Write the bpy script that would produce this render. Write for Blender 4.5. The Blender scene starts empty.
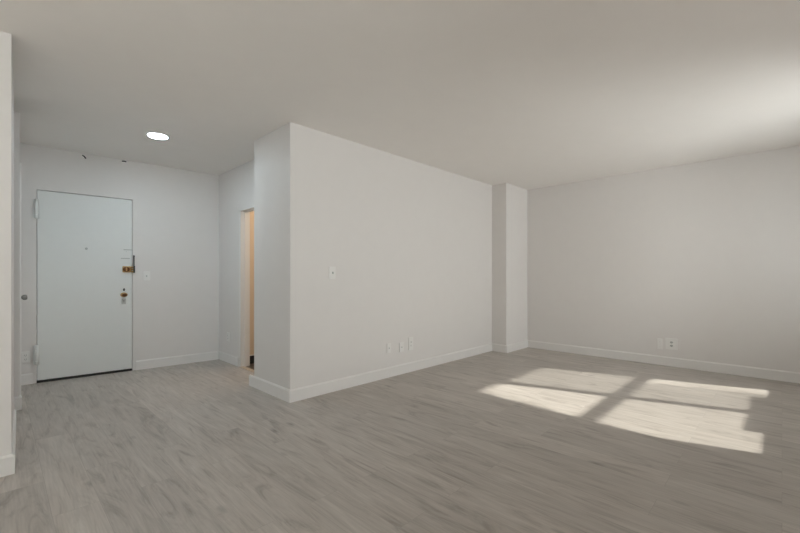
import bpy, bmesh, math, random
from mathutils import Vector, Matrix
random.seed(4)
R = math.radians
scene = bpy.context.scene
COL = scene.collection

# ------------------------------------------------------------------ camera
CAM_AZ = 44.26                      # looking direction, degrees from +X
cam = bpy.data.cameras.new('camera')
cam.sensor_width = 36.0
cam.lens = 392.0 / 800.0 * 36.0
cam.shift_y = 0.0125
cam.clip_start = 0.02
co = bpy.data.objects.new('camera', cam)
COL.objects.link(co)
co.location = (0, 0, 1.122)
co.rotation_euler = (R(90), 0, R(CAM_AZ - 90))
scene.camera = co

# ------------------------------------------------------------------ view
vs = scene.view_settings
vs.view_transform = 'Standard'
vs.look = 'None'
vs.gamma = 1.0
vs.use_curve_mapping = False
vs.exposure = 0.14

# ------------------------------------------------------------------ sky
w = bpy.data.worlds.new('sky')
scene.world = w
w.use_nodes = True
bg = w.node_tree.nodes['Background']
bg.inputs['Color'].default_value = (0.955, 0.98, 1.0, 1)
bg.inputs['Strength'].default_value = 4.2

# ------------------------------------------------------------------ sun
sd = bpy.data.lights.new('sun', 'SUN')
sd.energy = 7.7
sd.color = (1.0, 0.95, 0.885)
sd.angle = R(1.2)
so = bpy.data.objects.new('sun', sd)
COL.objects.link(so)
so.rotation_euler = Vector((-0.31, 1.0, -0.68)).to_track_quat('-Z', 'Y').to_euler()
so.location = (6, -6, 6)

# ------------------------------------------------------------------ daylight at the window openings, plus an added fill lamp
def daylight(name, x0, x1, z0, z1, y, power, color, tilt):
    l = bpy.data.lights.new(name, 'AREA')
    l.shape = 'RECTANGLE'
    l.size = x1 - x0
    l.size_y = z1 - z0
    l.energy = power
    l.color = color
    o = bpy.data.objects.new(name, l)
    COL.objects.link(o)
    o.location = ((x0 + x1) / 2, y, (z0 + z1) / 2)
    o.rotation_euler = (R(tilt), 0, 0)       # tilt set per lamp; upward aim is added to brighten the ceiling
daylight('back_wall_fill', 1.1, 2.9, 0.80, 2.16, -0.935, 5, (1.0, 0.985, 0.97), 155)  # added fill lamp against the solid back wall, no opening here
daylight('daylight_window', 3.75, 5.10, 0.80, 2.16, -1.24, 42, (0.985, 0.985, 1.0), 80)
daylight('daylight_window', -2.3, 0.4, 0.80, 2.16, -1.24, 38, (0.98, 1.0, 0.97), 160)  # added fill at the unseen second window, aimed at the ceiling

# ------------------------------------------------------------------ materials
def new_mat(name):
    m = bpy.data.materials.new(name)
    m.use_nodes = True
    nt = m.node_tree
    return m, nt, nt.nodes, nt.links, nt.nodes['Principled BSDF']

def plain(name, col, rough=0.5, metal=0.0, bump=0.0, scale=60, vary=0.0):
    m, nt, N, L, b = new_mat(name)
    b.inputs['Roughness'].default_value = rough
    b.inputs['Metallic'].default_value = metal
    tc = N.new('ShaderNodeTexCoord')
    nz = N.new('ShaderNodeTexNoise')
    nz.inputs['Scale'].default_value = scale
    nz.inputs['Detail'].default_value = 5
    L.new(tc.outputs['Object'], nz.inputs['Vector'])
    rp = N.new('ShaderNodeValToRGB')
    rp.color_ramp.elements[0].position = 0.3
    rp.color_ramp.elements[1].position = 0.7
    rp.color_ramp.elements[0].color = (*[c * (1 - vary) for c in col], 1)
    rp.color_ramp.elements[1].color = (*[min(1, c * (1 + vary)) for c in col], 1)
    L.new(nz.outputs['Fac'], rp.inputs['Fac'])
    L.new(rp.outputs['Color'], b.inputs['Base Color'])
    if bump:
        bp = N.new('ShaderNodeBump')
        bp.inputs['Strength'].default_value = bump
        bp.inputs['Distance'].default_value = 0.002
        L.new(nz.outputs['Fac'], bp.inputs['Height'])
        L.new(bp.outputs['Normal'], b.inputs['Normal'])
    return m

M = {}
M['wall'] = plain('wall_paint', (0.818, 0.787, 0.762), 0.55, bump=0.06, scale=9, vary=0.006)
M['ceil'] = plain('ceiling_paint', (0.95, 0.912, 0.873), 0.8, bump=0.05, scale=7, vary=0.006)
M['trim'] = plain('white_trim_paint', (0.855, 0.830, 0.806), 0.35, vary=0.004, scale=20)
M['door'] = plain('door_paint', (0.84, 0.85, 0.832), 0.4, bump=0.05, scale=12, vary=0.006)
M['plate'] = plain('white_plastic', (0.875, 0.855, 0.83), 0.3, vary=0.004)
M['slot'] = plain('dark_slot', (0.05, 0.05, 0.05), 0.6)
M['greyplate'] = plain('painted_metal', (0.55, 0.56, 0.54), 0.45, vary=0.03)
M['brass'] = plain('brass', (0.55, 0.36, 0.16), 0.34, 1.0, vary=0.1, scale=120)
M['bronze'] = plain('dark_bronze', (0.16, 0.075, 0.035), 0.35, 0.8, vary=0.15, scale=150)
M['black'] = plain('black_metal', (0.03, 0.03, 0.03), 0.45, 0.5)
M['steel'] = plain('satin_steel', (0.30, 0.29, 0.28), 0.28, 1.0, vary=0.06)
M['gap'] = plain('threshold_dark', (0.02, 0.019, 0.018), 0.6)
M['warmwall'] = plain('bathroom_wall_paint', (0.80, 0.66, 0.50), 0.5, bump=0.05, scale=10, vary=0.01)
M['thresh'] = plain('light_wood_strip', (0.60, 0.50, 0.38), 0.45, vary=0.08, scale=40)
M['outside'] = plain('sun_blocker_brown', (0.42, 0.36, 0.31), 0.9, bump=0.3, scale=18, vary=0.08)

def floor_mat():
    m, nt, N, L, b = new_mat('grey_oak_planks')
    tc = N.new('ShaderNodeTexCoord')
    mp = N.new('ShaderNodeMapping')
    mp.inputs['Rotation'].default_value = (0, 0, R(90))
    L.new(tc.outputs['Object'], mp.inputs['Vector'])
    br = N.new('ShaderNodeTexBrick')
    br.offset = 0.37
    br.inputs['Color1'].default_value = (0.0, 0.0, 0.0, 1)
    br.inputs['Color2'].default_value = (1, 1, 1, 1)
    br.inputs['Mortar'].default_value = (0.5, 0.5, 0.5, 1)
    br.inputs['Scale'].default_value = 1.0
    br.inputs['Mortar Size'].default_value = 0.0011
    br.inputs['Mortar Smooth'].default_value = 0.3
    br.inputs['Bias'].default_value = 0.0
    br.inputs['Brick Width'].default_value = 1.22
    br.inputs['Row Height'].default_value = 0.178
    L.new(mp.outputs['Vector'], br.inputs['Vector'])
    # per-plank shift of the grain
    cmb = N.new('ShaderNodeVectorMath'); cmb.operation = 'MULTIPLY_ADD'
    cmb.inputs[1].default_value = (7.3, 5.1, 3.7)
    L.new(br.outputs['Color'], cmb.inputs[0])
    L.new(mp.outputs['Vector'], cmb.inputs[2])
    # long wavy grain
    m1 = N.new('ShaderNodeMapping'); m1.inputs['Scale'].default_value = (0.9, 6.0, 1)
    L.new(cmb.outputs['Vector'], m1.inputs['Vector'])
    n1 = N.new('ShaderNodeTexNoise')
    n1.inputs['Scale'].default_value = 1.6
    n1.inputs['Detail'].default_value = 7
    n1.inputs['Roughness'].default_value = 0.62
    n1.inputs['Distortion'].default_value = 2.0
    L.new(m1.outputs['Vector'], n1.inputs['Vector'])
    # fine streaks
    m2 = N.new('ShaderNodeMapping'); m2.inputs['Scale'].default_value = (3, 70, 1)
    L.new(cmb.outputs['Vector'], m2.inputs['Vector'])
    n2 = N.new('ShaderNodeTexNoise')
    n2.inputs['Scale'].default_value = 1.5
    n2.inputs['Detail'].default_value = 4
    n2.inputs['Distortion'].default_value = 0.4
    L.new(m2.outputs['Vector'], n2.inputs['Vector'])
    # base colour from the broad grain
    r1 = N.new('ShaderNodeValToRGB')
    cr = r1.color_ramp
    cr.elements[0].position = 0.26; cr.elements[0].color = (0.30, 0.262, 0.232, 1)
    cr.elements[1].position = 0.72; cr.elements[1].color = (0.555, 0.512, 0.468, 1)
    e = cr.elements.new(0.46); e.color = (0.468, 0.423, 0.382, 1)
    L.new(n1.outputs['Fac'], r1.inputs['Fac'])
    # fine streak modulation
    r2 = N.new('ShaderNodeMapRange')
    r2.inputs['From Min'].default_value = 0.3; r2.inputs['From Max'].default_value = 0.7
    r2.inputs['To Min'].default_value = 0.90; r2.inputs['To Max'].default_value = 1.07
    L.new(n2.outputs['Fac'], r2.inputs['Value'])
    mul = N.new('ShaderNodeVectorMath'); mul.operation = 'SCALE'
    L.new(r1.outputs['Color'], mul.inputs[0]); L.new(r2.outputs['Result'], mul.inputs['Scale'])
    # plank to plank tone
    r3 = N.new('ShaderNodeMapRange')
    r3.inputs['To Min'].default_value = 0.93; r3.inputs['To Max'].default_value = 1.06
    sep = N.new('ShaderNodeSeparateColor'); L.new(br.outputs['Color'], sep.inputs['Color'])
    L.new(sep.outputs['Red'], r3.inputs['Value'])
    mul2 = N.new('ShaderNodeVectorMath'); mul2.operation = 'SCALE'
    L.new(mul.outputs['Vector'], mul2.inputs[0]); L.new(r3.outputs['Result'], mul2.inputs['Scale'])
    # small dark knots
    m4 = N.new('ShaderNodeMapping'); m4.inputs['Scale'].default_value = (1.3, 3.4, 1)
    L.new(cmb.outputs['Vector'], m4.inputs['Vector'])
    vo = N.new('ShaderNodeTexVoronoi'); vo.inputs['Scale'].default_value = 1.25
    L.new(m4.outputs['Vector'], vo.inputs['Vector'])
    rk = N.new('ShaderNodeMapRange')
    rk.inputs['From Min'].default_value = 0.015; rk.inputs['From Max'].default_value = 0.10
    rk.inputs['To Min'].default_value = 0.58; rk.inputs['To Max'].default_value = 1.0
    L.new(vo.outputs['Distance'], rk.inputs['Value'])
    mul3 = N.new('ShaderNodeVectorMath'); mul3.operation = 'SCALE'
    L.new(mul2.outputs['Vector'], mul3.inputs[0]); L.new(rk.outputs['Result'], mul3.inputs['Scale'])
    # seams
    mx = N.new('ShaderNodeMix'); mx.data_type = 'RGBA'
    L.new(mul3.outputs['Vector'], mx.inputs[6])
    mx.inputs[7].default_value = (0.22, 0.195, 0.165, 1)
    sc = N.new('ShaderNodeMath'); sc.operation = 'MULTIPLY'; sc.inputs[1].default_value = 0.35
    L.new(br.outputs['Fac'], sc.inputs[0]); L.new(sc.outputs[0], mx.inputs[0])
    L.new(mx.outputs[2], b.inputs['Base Color'])
    rr = N.new('ShaderNodeMapRange')
    rr.inputs['To Min'].default_value = 0.42; rr.inputs['To Max'].default_value = 0.58
    L.new(n1.outputs['Fac'], rr.inputs['Value']); L.new(rr.outputs['Result'], b.inputs['Roughness'])
    bp = N.new('ShaderNodeBump'); bp.inputs['Strength'].default_value = 0.12
    bp.inputs['Distance'].default_value = 0.001
    L.new(n2.outputs['Fac'], bp.inputs['Height']); L.new(bp.outputs['Normal'], b.inputs['Normal'])
    return m
M['floor'] = floor_mat()

def tile_mat():
    m, nt, N, L, b = new_mat('brown_tile')
    tc = N.new('ShaderNodeTexCoord')
    br = N.new('ShaderNodeTexBrick'); br.offset = 0
    br.inputs['Color1'].default_value = (0.085, 0.060, 0.045, 1)
    br.inputs['Color2'].default_value = (0.12, 0.085, 0.062, 1)
    br.inputs['Mortar'].default_value = (0.20, 0.16, 0.13, 1)
    br.inputs['Scale'].default_value = 1
    br.inputs['Mortar Size'].default_value = 0.004
    br.inputs['Brick Width'].default_value = 0.1
    br.inputs['Row Height'].default_value = 0.1
    L.new(tc.outputs['Object'], br.inputs['Vector'])
    L.new(br.outputs['Color'], b.inputs['Base Color'])
    b.inputs['Roughness'].default_value = 0.4
    return m
M['tile'] = tile_mat()

def glass_mat():
    m, nt, N, L, b = new_mat('window_glass')
    N.remove(b)
    out = [n for n in N if n.type == 'OUTPUT_MATERIAL'][0]
    t = N.new('ShaderNodeBsdfTransparent'); t.inputs['Color'].default_value = (0.95, 0.97, 0.96, 1)
    g = N.new('ShaderNodeBsdfGlossy'); g.inputs['Roughness'].default_value = 0.02
    fr = N.new('ShaderNodeFresnel'); fr.inputs['IOR'].default_value = 1.45
    mx = N.new('ShaderNodeMixShader')
    L.new(fr.outputs[0], mx.inputs[0]); L.new(t.outputs[0], mx.inputs[1]); L.new(g.outputs[0], mx.inputs[2])
    L.new(mx.outputs[0], out.inputs['Surface'])
    return m
M['glass'] = glass_mat()

def screen_mat(name, dens):
    m, nt, N, L, b = new_mat(name)
    N.remove(b)
    out = [n for n in N if n.type == 'OUTPUT_MATERIAL'][0]
    t = N.new('ShaderNodeBsdfTransparent')
    d = N.new('ShaderNodeBsdfDiffuse'); d.inputs['Color'].default_value = (0.25, 0.25, 0.25, 1)
    mx = N.new('ShaderNodeMixShader'); mx.inputs[0].default_value = dens
    L.new(t.outputs[0], mx.inputs[1]); L.new(d.outputs[0], mx.inputs[2])
    L.new(mx.outputs[0], out.inputs['Surface'])
    return m
M['screen'] = screen_mat('insect_screen_mesh', 0.30)
M['dimmer'] = screen_mat('sun_dimmer_sheet', 0.09)

def emit_mat(name, col, strength):
    m, nt, N, L, b = new_mat(name)
    b.inputs['Base Color'].default_value = (0.8, 0.8, 0.8, 1)
    b.inputs['Emission Color'].default_value = (*col, 1)
    b.inputs['Emission Strength'].default_value = strength
    return m
M['lamp'] = emit_mat('lamp_diffuser', (0.74, 0.90, 1.0), 128.0)

# ------------------------------------------------------------------ mesh helpers
def add_box(bm, x0, x1, y0, y1, z0, z1, bev=0.0):
    r = bmesh.ops.create_cube(bm, size=1)
    for v in r['verts']:
        v.co = Vector((x0 + (v.co.x + .5) * (x1 - x0), y0 + (v.co.y + .5) * (y1 - y0), z0 + (v.co.z + .5) * (z1 - z0)))
    if bev:
        es = list({e for v in r['verts'] for e in v.link_edges})
        bmesh.ops.bevel(bm, geom=es, offset=bev, segments=2, affect='EDGES', profile=0.6)
    return bm

def box_bm(*a, **k):
    return add_box(bmesh.new(), *a, **k)

def add_prism(bm, pts, z0, z1):
    lo = [bm.verts.new((x, y, z0)) for x, y in pts]
    hi = [bm.verts.new((x, y, z1)) for x, y in pts]
    n = len(pts)
    bm.faces.new(lo[::-1]); bm.faces.new(hi)
    for i in range(n):
        bm.faces.new((lo[i], lo[(i + 1) % n], hi[(i + 1) % n], hi[i]))
    bmesh.ops.recalc_face_normals(bm, faces=bm.faces)
    return bm

def add_lathe(bm, prof, M4=None, seg=32, sx=1.0, sy=1.0):
    """prof: (radius, height) pairs turned about local Z, closed at both ends"""
    rings = []
    for r, z in prof:
        rings.append([bm.verts.new((r * sx * math.cos(2 * math.pi * i / seg), r * sy * math.sin(2 * math.pi * i / seg), z)) for i in range(seg)])
    fs = []
    for a, b in zip(rings, rings[1:]):
        for i in range(seg):
            fs.append(bm.faces.new((a[i], a[(i + 1) % seg], b[(i + 1) % seg], b[i])))
    fs.append(bm.faces.new(rings[0][::-1])); fs.append(bm.faces.new(rings[-1]))
    vs_ = [v for r in rings for v in r]
    if M4 is not None:
        bmesh.ops.transform(bm, matrix=M4, verts=vs_)
    bmesh.ops.recalc_face_normals(bm, faces=bm.faces)
    for f in fs[:-2]:
        f.smooth = True
    return bm

def add_tube(bm, pts, r, seg=10):
    pts = [Vector(p) for p in pts]
    rings = []
    for i, p in enumerate(pts):
        d = (pts[min(i + 1, len(pts) - 1)] - pts[max(i - 1, 0)]).normalized()
        q = d.to_track_quat('Z', 'Y')
        rings.append([bm.verts.new(p + q @ Vector((r * math.cos(2 * math.pi * k / seg), r * math.sin(2 * math.pi * k / seg), 0))) for k in range(seg)])
    for a, b in zip(rings, rings[1:]):
        for k in range(seg):
            f = bm.faces.new((a[k], a[(k + 1) % seg], b[(k + 1) % seg], b[k])); f.smooth = True
    bm.faces.new(rings[0][::-1]); bm.faces.new(rings[-1])
    bmesh.ops.recalc_face_normals(bm, faces=bm.faces)
    return bm

OUT = Matrix.Rotation(R(90), 4, 'X')      # local Z turned to -Y (out of a wall)
def off(x, y, z):
    return Matrix.Translation((x, y, z)) @ OUT

def obj(name, bm, mat, parent=None, label=None):
    me = bpy.data.meshes.new(name)
    bm.to_mesh(me); bm.free()
    me.materials.append(mat)
    o = bpy.data.objects.new(name, me)
    COL.objects.link(o)
    if parent is not None:
        o.parent = parent
    if label:
        o['label'] = label
    return o

def struct(name, bm, mat, loc=None, rotz=0.0):
    o = obj(name, bm, mat)
    o['kind'] = 'structure'
    if loc:
        o.location = loc
    o.rotation_euler.z = rotz
    return o

def thing(name, label, cat, loc, rotz=0.0, group=None):
    o = bpy.data.objects.new(name, None)
    o.empty_display_size = 0.05
    COL.objects.link(o)
    o.location = loc; o.rotation_euler = (0, 0, rotz)
    if label: o['label'] = label
    if cat: o['category'] = cat
    if group: o['group'] = group
    return o

H = 2.5
DWO = Vector((0.14, 5.625, 0)); DWA = R(-4.3)          # plane of the wall with the entrance door
def dw(s, z=0.0, d=0.0):                               # a point on it (d metres out of it)
    return Vector((DWO.x + s * math.cos(DWA) + d * math.sin(DWA), DWO.y + s * math.sin(DWA) - d * math.cos(DWA), z))

# ------------------------------------------------------------------ shell
struct('floor', box_bm(-2.95, 6.03, -1.2, 5.85, -0.1, 0.0), M['floor'])
struct('ceiling', box_bm(-2.95, 6.03, -1.2, 5.85, H, H + 0.1), M['ceil'])
struct('wall_right', box_bm(5.88, 6.03, -0.95, 3.26, 0, H), M['wall'])
struct('wall_corner', box_bm(5.215, 5.88, 2.90, 3.14, 0, H, bev=0.004), M['wall'])
bm = add_prism(bmesh.new(), [(1.82, 3.14), (5.88, 3.14), (5.88, 3.26), (2.20, 3.26), (2.20, 3.99), (2.10, 3.99), (2.10, 3.845), (1.82, 3.845)], 0, H)
struct('wall_middle', bm, M['wall'])
bm = bmesh.new()
add_box(bm, 2.10, 2.20, 3.99, 4.80, 1.945, H)
add_box(bm, 2.10, 2.20, 4.80, 5.60, 0, H)
struct('wall_hall', bm, M['wall'])
# the wall with the entrance door, with its opening
bm = bmesh.new()
add_box(bm, -0.25, 0.11, 0, 0.15, 0, H)
add_box(bm, 1.025, 2.15, 0, 0.15, 0, H)
add_box(bm, 0.11, 1.025, 0, 0.15, 2.075, H)
struct('wall_entry', bm, M['wall'], DWO, DWA)
bm = add_prism(bmesh.new(), [(-2.8, 3.14), (0.054, 3.14), (0.085, 4.17), (-1.0, 4.17), (-1.0, 3.30), (-2.8, 3.30)], 0, H)
struct('wall_left', bm, M['wall'])
bm = bmesh.new()
add_prism(bm, [(-1.0, 4.60), (0.128, 4.60), (0.130, 4.74), (0.03, 4.74), (-1.0, 4.74)], 0, H)
add_prism(bm, [(0.03, 5.50), (0.143, 5.50), (0.145, 5.66), (0.03, 5.66)], 0, H)
add_prism(bm, [(0.03, 4.74), (0.130, 4.74), (0.143, 5.50), (0.03, 5.50)], 2.03, H)
struct('wall_closet', bm, M['wall'])
struct('wall_passage', box_bm(-1.12, -1.0, 4.17, 4.74, 0, H), M['wall'])
struct('wall_far_left', box_bm(-2.95, -2.8, -0.95, 3.30, 0, H), M['wall'])
W1 = (3.70, 5.70, 0.68, 2.25)
W2 = (-2.3, 0.4, 0.79, 2.16)
bm = bmesh.new()
xs = [-2.95, W2[0], W2[1], W1[0], W1[1], 6.03]
for a, b in ((0, 1), (2, 3), (4, 5)):
    add_box(bm, xs[a], xs[b], -1.2, -0.95, 0, H)
for W in (W1, W2):
    add_box(bm, W[0], W[1], -1.2, -0.95, 0, W[2])
    add_box(bm, W[0], W[1], -1.2, -0.95, W[3], H)
struct('wall_back', bm, M['wall'])
# bathroom beyond the hall doorway
struct('wall_bathroom', box_bm(2.20, 3.60, 4.88, 4.98, 0, H), M['warmwall'])
struct('wall_bathroom_side', box_bm(3.60, 3.70, 3.26, 4.98, 0, H), M['warmwall'])
struct('wall_bathroom_left', box_bm(2.20, 2.21, 3.26, 3.99, 0, H), M['warmwall'])
struct('floor_bathroom', box_bm(2.135, 3.60, 3.99, 4.88, 0.0, 0.004), M['tile'])
ld = bpy.data.lights.new('bathroom_lamp', 'POINT')
ld.energy = 11; ld.color = (1.0, 0.84, 0.66); ld.shadow_soft_size = 0.12
lo = bpy.data.objects.new('bathroom_lamp', ld); COL.objects.link(lo); lo.location = (3.0, 4.25, 2.2)

# ------------------------------------------------------------------ baseboards
def baseboard(name, p0, p1, h=0.112, t=0.014, e0=0.0, e1=0.0):
    """profile swept from p0 to p1; the room lies to the right of the direction p0 -> p1"""
    p0 = Vector((*p0, 0)); p1 = Vector((*p1, 0))
    d = (p1 - p0).normalized(); n = Vector((d.y, -d.x, 0))
    prof = [(0, 0), (t, 0), (t, h - 0.012), (t * 0.45, h), (0, h)]
    bm = bmesh.new()
    A = [bm.verts.new(p0 - d * (e0 * (o / t)) + n * o + Vector((0, 0, z))) for o, z in prof]
    B = [bm.verts.new(p1 + d * (e1 * (o / t)) + n * o + Vector((0, 0, z))) for o, z in prof]
    bm.faces.new(A); bm.faces.new(B[::-1])
    for i in range(5):
        j = (i + 1) % 5
        bm.faces.new((A[i], B[i], B[j], A[j]))
    bmesh.ops.recalc_face_normals(bm, faces=bm.faces)
    return struct(name, bm, M['trim'])
T = 0.014
baseboard('baseboard_middle', (1.82, 3.14), (5.215, 3.14), e0=T, e1=-T)
baseboard('baseboard_middle_end', (1.82, 3.93), (1.82, 3.14), e1=T)
baseboard('baseboard_corner_side', (5.215, 3.14), (5.215, 2.90), e0=-T, e1=T)
baseboard('baseboard_corner', (5.215, 2.90), (5.88, 2.90), e0=T, e1=-T)
baseboard('baseboard_right', (5.88, 2.90), (5.88, -0.95), e0=-T, e1=-T)
baseboard('baseboard_hall', tuple(dw(1.972)[:2]), (2.10, 4.842), e0=-T)
a, b = dw(1.018), dw(1.966)
baseboard('baseboard_entry', (a.x, a.y), (b.x, b.y), e1=-T)
a, b = dw(0.012), dw(0.116)
baseboard('baseboard_entry_left', (a.x, a.y), (b.x, b.y))
baseboard('baseboard_left', (-2.8, 3.14), (0.054, 3.14), e1=T)
baseboard('baseboard_left_end', (0.054, 3.14), (0.085, 4.17), e0=T, e1=T)
baseboard('baseboard_closet', (-1.0, 4.60), (0.128, 4.60), e1=T)
baseboard('baseboard_closet_side', (0.128, 4.60), (0.129, 4.665), e0=T)
baseboard('baseboard_back', (5.88, -0.95), (-2.8, -0.95), e0=-T, e1=-T)
# strip under the bathroom doorway
struct('trim_threshold', box_bm(2.085, 2.135, 4.04, 4.80, 0.0, 0.008, bev=0.002), M['thresh'])
# doorway frame of the hall opening (jambs, head, stops, face casing)
bm = bmesh.new()
add_box(bm, 2.092, 2.208, 4.785, 4.80, 0.0, 1.945)
add_box(bm, 2.092, 2.208, 3.99, 4.005, 0.0, 1.945)
add_box(bm, 2.092, 2.208, 3.99, 4.80, 1.930, 1.945)
add_box(bm, 2.140, 2.165, 4.772, 4.785, 0.0, 1.930)
add_box(bm, 2.140, 2.165, 4.005, 4.785, 1.918, 1.930)
add_box(bm, 2.096, 2.10, 4.785, 4.835, 0.0, 1.952, bev=0.001)
add_box(bm, 2.096, 2.10, 3.955, 4.005, 0.0, 1.952, bev=0.001)
add_box(bm, 2.096, 2.10, 3.955, 4.835, 1.930, 1.952, bev=0.001)
struct('trim_doorway', bm, M['trim'])

# ------------------------------------------------------------------ entrance door
door = struct('door_1', box_bm(0.150, 0.980, 0.004, 0.048, 0.026, 2.032, bev=0.002), M['door'], DWO, DWA)
bm = bmesh.new()
for x0, x1 in ((0.108, 0.146), (0.984, 1.027)):
    add_box(bm, x0, x1, -0.004, 0.13, 0.0, 2.037)
add_box(bm, 0.108, 1.027, -0.004, 0.13, 2.037, 2.078)
obj('door_frame', bm, M['wall'], door)
obj('threshold', box_bm(0.146, 0.984, 0.0, 0.14, 0.0, 0.020, bev=0.003), M['gap'], door, 'dark threshold under the entrance door')
obj('door_backing', box_bm(0.146, 0.984, 0.12, 0.15, 0.0, 2.037), M['gap'], door, 'near-black sheet painted as the shade behind the door')  # sheet coloured near black in place of shade
for z in (1.832, 0.300):
    bm = bmesh.new()
    add_lathe(bm, [(0.008, -0.102), (0.018, -0.100), (0.018, 0.100), (0.008, 0.102)], Matrix.Translation((0.146, -0.026, z)), 20)
    for k in (-1, 0, 1):
        add_lathe(bm, [(0.0192, -0.004), (0.0192, 0.004)], Matrix.Translation((0.146, -0.026, z + k * 0.066)), 20)
    add_box(bm, 0.118, 0.146, -0.016, -0.008, z - 0.095, z + 0.095, bev=0.001)
    add_box(bm, 0.150, 0.178, -0.006, 0.004, z - 0.095, z + 0.095, bev=0.001)
    obj('hinge', bm, M['door'], door)
obj('peephole', add_lathe(bmesh.new(), [(0.013, 0), (0.013, 0.004), (0.009, 0.007), (0.005, 0.005)], off(0.556, 0.004, 1.436), 20), M['greyplate'], door, 'small grey peephole')
# rim lock: brass case with dark oval cover and thumb piece, brass keeper on the frame
bm = add_box(bmesh.new(), 0.886, 0.972, -0.020, 0.004, 1.172, 1.244, bev=0.010)
lock = obj('rim_lock', bm, M['brass'], door, 'brass rim lock')
obj('lock_cover', add_lathe(bmesh.new(), [(0.033, 0), (0.033, 0.006), (0.028, 0.012), (0.010, 0.014)], off(0.922, -0.020, 1.207), 28, 1.05, 0.9), M['bronze'], lock, 'dark oval cover of the rim lock')
obj('thumb_turn', add_box(bmesh.new(), 0.916, 0.928, -0.052, -0.033, 1.186, 1.226, bev=0.003), M['brass'], lock)
bm = bmesh.new()
for k in (-1, 0, 1):
    add_lathe(bm, [(0.006, -0.009), (0.011, -0.007), (0.011, 0.007), (0.006, 0.009)], Matrix.Translation((0.982, -0.022, 1.206 + k * 0.026)), 16)
obj('lock_keeper', bm, M['brass'], lock)
bm = add_box(bmesh.new(), 0.990, 1.007, -0.030, -0.010, 1.165, 1.250, bev=0.003)
add_box(bm, 0.991, 1.004, -0.018, -0.010, 1.250, 1.375, bev=0.002)
add_lathe(bm, [(0.008, 0), (0.008, 0.006)], off(0.9975, -0.018, 1.360), 14)
obj('strike_plate', bm, M['black'], door, 'black strike plate on the door frame')
bm = add_box(bmesh.new(), 0.898, 0.985, -0.0045, 0.004, 1.434, 1.443, bev=0.001)
add_lathe(bm, [(0.004, 0), (0.004, 0.003)], off(0.925, 0.004, 1.415), 10)
obj('chain_track', bm, M['greyplate'], door, 'painted upper chain track')
obj('chain_track', box_bm(0.873, 0.960, -0.0045, 0.004, 1.332, 1.341, bev=0.001), M['greyplate'], door, 'painted lower chain track')
# knob set
bm = add_lathe(bmesh.new(), [(0.036, 0), (0.036, 0.004), (0.030, 0.007), (0.012, 0.009), (0.012, 0.030), (0.020, 0.034), (0.026, 0.042), (0.027, 0.052), (0.021, 0.060), (0.006, 0.063)],
               off(0.902, 0.004, 0.906), 32, 1.0, 0.74)
kn = obj('door_knob', bm, M['brass'], door, 'oval brass door knob')
obj('knob_face', add_lathe(bmesh.new(), [(0.0245, 0), (0.0245, 0.003), (0.012, 0.0065)], off(0.902, -0.058, 0.906), 24, 1.0, 0.74), M['bronze'], kn, 'dark face of the knob')
bm = add_lathe(bmesh.new(), [(0.010, 0), (0.010, 0.006), (0.006, 0.010)], off(0.902, 0.004, 0.966), 18, 1.0, 1.5)
add_box(bm, 0.898, 0.906, -0.026, -0.005, 0.952, 0.984, bev=0.002)
obj('deadbolt_turn', bm, M['black'], door, 'small dark thumb turn above the knob')
bm = add_box(bmesh.new(), 0.880, 0.922, -0.001, 0.004, 0.797, 0.862, bev=0.002)
kp = obj('keyhole_plate', bm, M['greyplate'], door, 'painted keyhole plate below the knob')
bm = add_lathe(bmesh.new(), [(0.005, 0), (0.005, 0.0012)], off(0.901, -0.001, 0.838), 12)
add_box(bm, 0.899, 0.903, -0.0022, -0.001, 0.815, 0.836)
obj('keyhole', bm, M['slot'], kp)

# closet door in the left wall of the entry, seen edge on
ca = math.atan2(5.50 - 4.74, 0.143 - 0.130)
d2 = struct('door_2', box_bm(0.006, 0.754, 0.006, 0.042, 0.008, 2.02, bev=0.002), M['door'], (0.130, 4.74, 0), ca)
bm = bmesh.new()
for x0, x1 in ((-0.07, 0.004), (0.756, 0.83)):
    add_box(bm, x0, x1, -0.011, 0.10, 0.0, 2.085, bev=0.003)
add_box(bm, -0.07, 0.83, -0.011, 0.10, 2.023, 2.095, bev=0.003)
obj('door_frame', bm, M['trim'], d2)
bm = add_lathe(bmesh.new(), [(0.026, 0), (0.026, 0.004), (0.012, 0.008), (0.010, 0.026), (0.018, 0.032), (0.026, 0.042), (0.027, 0.058), (0.022, 0.068), (0.008, 0.071)],
               off(0.60, 0.006, 0.917), 28)
obj('door_knob', bm, M['steel'], d2, 'dark satin steel closet knob')

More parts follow.
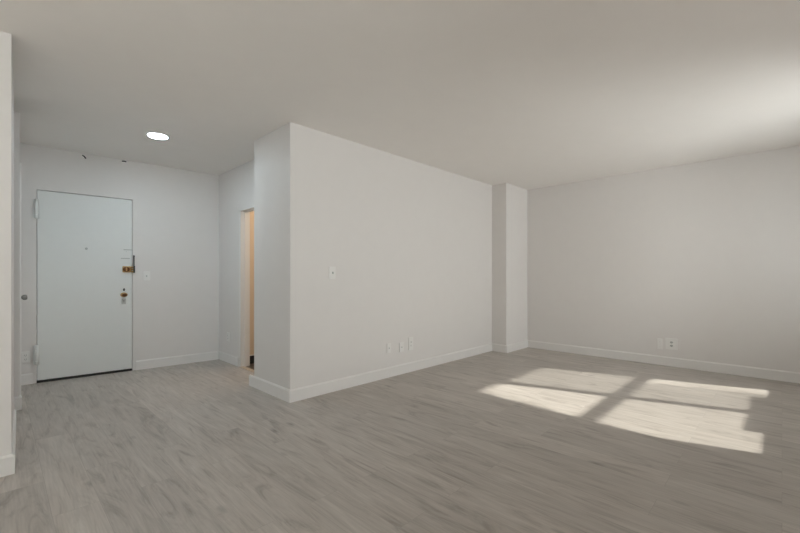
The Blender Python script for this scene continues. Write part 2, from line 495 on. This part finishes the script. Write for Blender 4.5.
# ------------------------------------------------------------------ windows behind the camera
def window(name, W, mull, bar, screened):
    x0, x1, z0, z1 = W
    bm = bmesh.new()
    f = 0.012
    add_box(bm, x0, x0 + f, -1.12, -1.00, z0, z1)
    add_box(bm, x1 - f, x1, -1.12, -1.00, z0, z1)
    add_box(bm, x0, x1, -1.12, -1.00, z0, z0 + f)
    add_box(bm, x0, x1, -1.12, -1.00, z1 - f, z1)
    fr = struct(name, bm, M['trim'])
    obj('mullion', box_bm(mull - 0.05, mull + 0.05, -1.09, -1.01, z0 + f, z1 - f), M['trim'], fr)
    for a, b in ((x0 + f, mull - 0.05), (mull + 0.05, x1 - f)):
        obj('rail', box_bm(a, b, -1.08, -1.02, bar - 0.032, bar + 0.032), M['trim'], fr)
        obj('glass_pane', box_bm(a, b, -1.052, -1.048, z0 + f, bar - 0.032), M['glass'], fr)
        obj('glass_pane', box_bm(a, b, -1.052, -1.048, bar + 0.032, z1 - f), M['glass'], fr)
    obj('window_sill', box_bm(x0 - 0.05, x1 + 0.05, -1.0, -0.90, z0 - 0.03, z0, bev=0.004), M['trim'], fr)
    if screened:
        obj('insect_screen', box_bm(mull + 0.05, 5.46, -1.111, -1.110, z0 + f, bar), M['screen'], fr)
        obj('insect_screen', box_bm(mull + 0.05, x1 - f, -1.111, -1.110, bar, z1 - f), M['screen'], fr)
        obj('sun_dimmer', box_bm(x0 + f, mull - 0.05, -1.111, -1.110, z0 + f, bar), M['dimmer'], fr)  # added see-through sheet, dims the sun patch from this pane
    return fr
w1 = window('window_1', W1, 4.725, 1.46, True)
obj('sun_stop_block', box_bm(4.19, 5.32, -1.09, -1.06, W1[2], 0.862), M['trim'], w1)  # added unseen block, steps the edge of the sun patch
window('fill_window', W2, -0.95, 1.46, False)  # unseen second window, added to bring light to the long wall
# unseen sloping slab added to cut the sun patch, outside the first window
def add_xz(bm, pts, y0, y1):
    a = [bm.verts.new((x, y0, z)) for x, z in pts]; b = [bm.verts.new((x, y1, z)) for x, z in pts]
    n = len(pts)
    bm.faces.new(a); bm.faces.new(b[::-1])
    for i in range(n):
        bm.faces.new((a[i], b[i], b[(i + 1) % n], a[(i + 1) % n]))
    bmesh.ops.recalc_face_normals(bm, faces=bm.faces)
    return bm
struct('sun_blocker', add_xz(bmesh.new(), [(3.2, 0.3), (3.79, 0.3), (3.80, 1.30), (3.98, 1.66), (4.42, 2.48), (4.42, 2.7), (3.2, 2.7)], -1.42, -1.30), M['outside'])

# ------------------------------------------------------------------ ceiling lamp
t = thing('ceiling_light', 'small round flush ceiling light, lit cool white, above the entry hall', 'ceiling light', (1.087, 4.347, H))
obj('housing', add_lathe(bmesh.new(), [(0.080, 0.0), (0.100, 0.0), (0.102, -0.004), (0.098, -0.010), (0.087, -0.014)], None, 48), M['plate'], t)
obj('trim_ring', add_lathe(bmesh.new(), [(0.0872, -0.0138), (0.0872, -0.0152), (0.083, -0.0152)], None, 48), M['slot'], t, 'thin dark ring around the diffuser')
obj('diffuser', add_lathe(bmesh.new(), [(0.0825, -0.014), (0.0825, -0.0152), (0.076, -0.0175), (0.045, -0.019), (0.008, -0.0195)], None, 48), M['lamp'], t, 'glowing round diffuser')

# ------------------------------------------------------------------ wall plates (local x along the wall, -y out of it)
def plate(name, label, cat, loc, rotz, w_, h_, kind, group=None, dark=False):
    t = thing(name, label, cat, loc, rotz, group)
    d = 0.009
    obj('cover_plate', box_bm(-w_ / 2, w_ / 2, -d, 0, -h_ / 2, h_ / 2, bev=0.002), M['plate'], t)
    if kind == 'toggle':
        obj('rocker', box_bm(-0.017, 0.017, -d - 0.002, -d, -0.034, 0.034, bev=0.001), M['plate'], t)
        bm = bmesh.new(); add_box(bm, -0.005, 0.005, -d - 0.014, -d - 0.002, -0.010, 0.010, bev=0.002)
        obj('toggle', bm, M['greyplate'], t, 'grey toggle')
    elif kind == 'outlet':
        for z in (0.021, -0.021):
            f = obj('socket', add_lathe(bmesh.new(), [(0.0165, 0), (0.0165, 0.002)], off(0, -d, z), 24, 1.0, 0.85), M['greyplate'] if dark else M['plate'], t, 'grey socket face' if dark else None)
            bm = bmesh.new()
            add_box(bm, -0.008, -0.0055, -d - 0.0026, -d - 0.0019, z - 0.003, z + 0.006)
            add_box(bm, 0.0055, 0.008, -d - 0.0026, -d - 0.0019, z - 0.003, z + 0.006)
            add_box(bm, -0.002, 0.002, -d - 0.0026, -d - 0.0019, z - 0.010, z - 0.006)
            obj('socket_slots', bm, M['slot'], f)
    elif kind == 'jack':
        obj('jack', add_lathe(bmesh.new(), [(0.007, 0), (0.007, 0.004), (0.004, 0.006)], off(0, -d, 0), 14), M['greyplate'], t, 'small grey cable jack')
    elif kind == 'blank':
        for z in (0.03, -0.03):
            obj('screw', add_lathe(bmesh.new(), [(0.003, 0), (0.003, 0.001)], off(0, -d, z), 10), M['greyplate'], t)
    return t
WY, WX = 3.14, 5.88
sw = plate('light_switch', 'white wall switch at chest height on the long middle wall', 'switch', (2.272, WY, 1.158), 0, 0.076, 0.120, 'toggle')
p = dw(1.127, 1.128)
plate('light_switch', 'white wall switch beside the entrance door lock side', 'switch', p, DWA, 0.072, 0.110, 'toggle')
plate('cable_plate', 'narrow white cable plate low on the long wall, leftmost of three plates', 'wall plate', (3.040, WY, 0.325), 0, 0.060, 0.105, 'jack')
plate('cable_plate', 'white cable plate low on the long wall, middle one of three plates', 'wall plate', (3.243, WY, 0.310), 0, 0.075, 0.110, 'jack')
plate('wall_outlet', 'white socket low on the long wall, rightmost and highest of three plates', 'outlet', (3.400, WY, 0.330), 0, 0.078, 0.150, 'outlet')
plate('cable_plate', 'narrow white plate low on the right wall, left of the wider socket plate', 'wall plate', (WX, 1.112, 0.265), R(-90), 0.050, 0.135, 'blank')
plate('wall_outlet', 'wide white socket plate low on the right wall above the sunlit floor', 'outlet', (WX, 0.988, 0.278), R(-90), 0.125, 0.140, 'outlet', dark=True)
plate('wall_outlet', 'faint white socket low on the entry wall left of the warm lit doorway', 'outlet', (2.10, 5.17, 0.335), R(-90), 0.072, 0.112, 'outlet')
plate('wall_outlet', 'narrow white socket low between left wall corner and entrance door frame', 'outlet', dw(0.062, 0.285), DWA, 0.062, 0.112, 'outlet')

# ------------------------------------------------------------------ hooks high on the door wall
def hook(label, s, z, tilt, drop):
    p = dw(s, z)
    t = thing('wall_hook', label, 'hook', p, DWA)
    obj('hook_plate', box_bm(-0.010, 0.010, -0.004, 0, -0.014, 0.014, bev=0.0015), M['plate'], t)
    pts = []
    for k in range(9):
        a = k / 8
        pts.append((tilt * a, -0.004 - 0.030 * math.sin(a * math.pi * 0.75), -drop * a + 0.010))
    obj('hook_arm', add_tube(bmesh.new(), pts, 0.0065, 8), M['black'], t, 'dark metal hook arm')
hook('small dark hook slanting down near the ceiling above the entrance door', 0.522, 2.462, 0.026, 0.034)
hook('short dark hook under the ceiling beyond the latch side of the entrance door', 0.884, 2.468, 0.034, 0.006)

# ------------------------------------------------------------------ low vent inside the warm doorway
t = thing('wall_vent', 'dark low vent with white surround inside the warm lit doorway', 'vent', (2.36, 4.88, 0.004))
bm = bmesh.new()
add_box(bm, -0.130, -0.118, -0.016, 0, 0.0, 0.115)
add_box(bm, 0.118, 0.130, -0.016, 0, 0.0, 0.115)
add_box(bm, -0.118, 0.118, -0.016, 0, 0.103, 0.115)
obj('vent_frame', bm, M['trim'], t)
bm = box_bm(-0.118, 0.118, -0.003, 0, 0.0, 0.103)
for k in range(7):
    add_box(bm, -0.118, 0.118, -0.012, -0.003, 0.008 + k * 0.013, 0.012 + k * 0.013)
obj('vent_grille', bm, M['gap'], t, 'dark slatted grille')
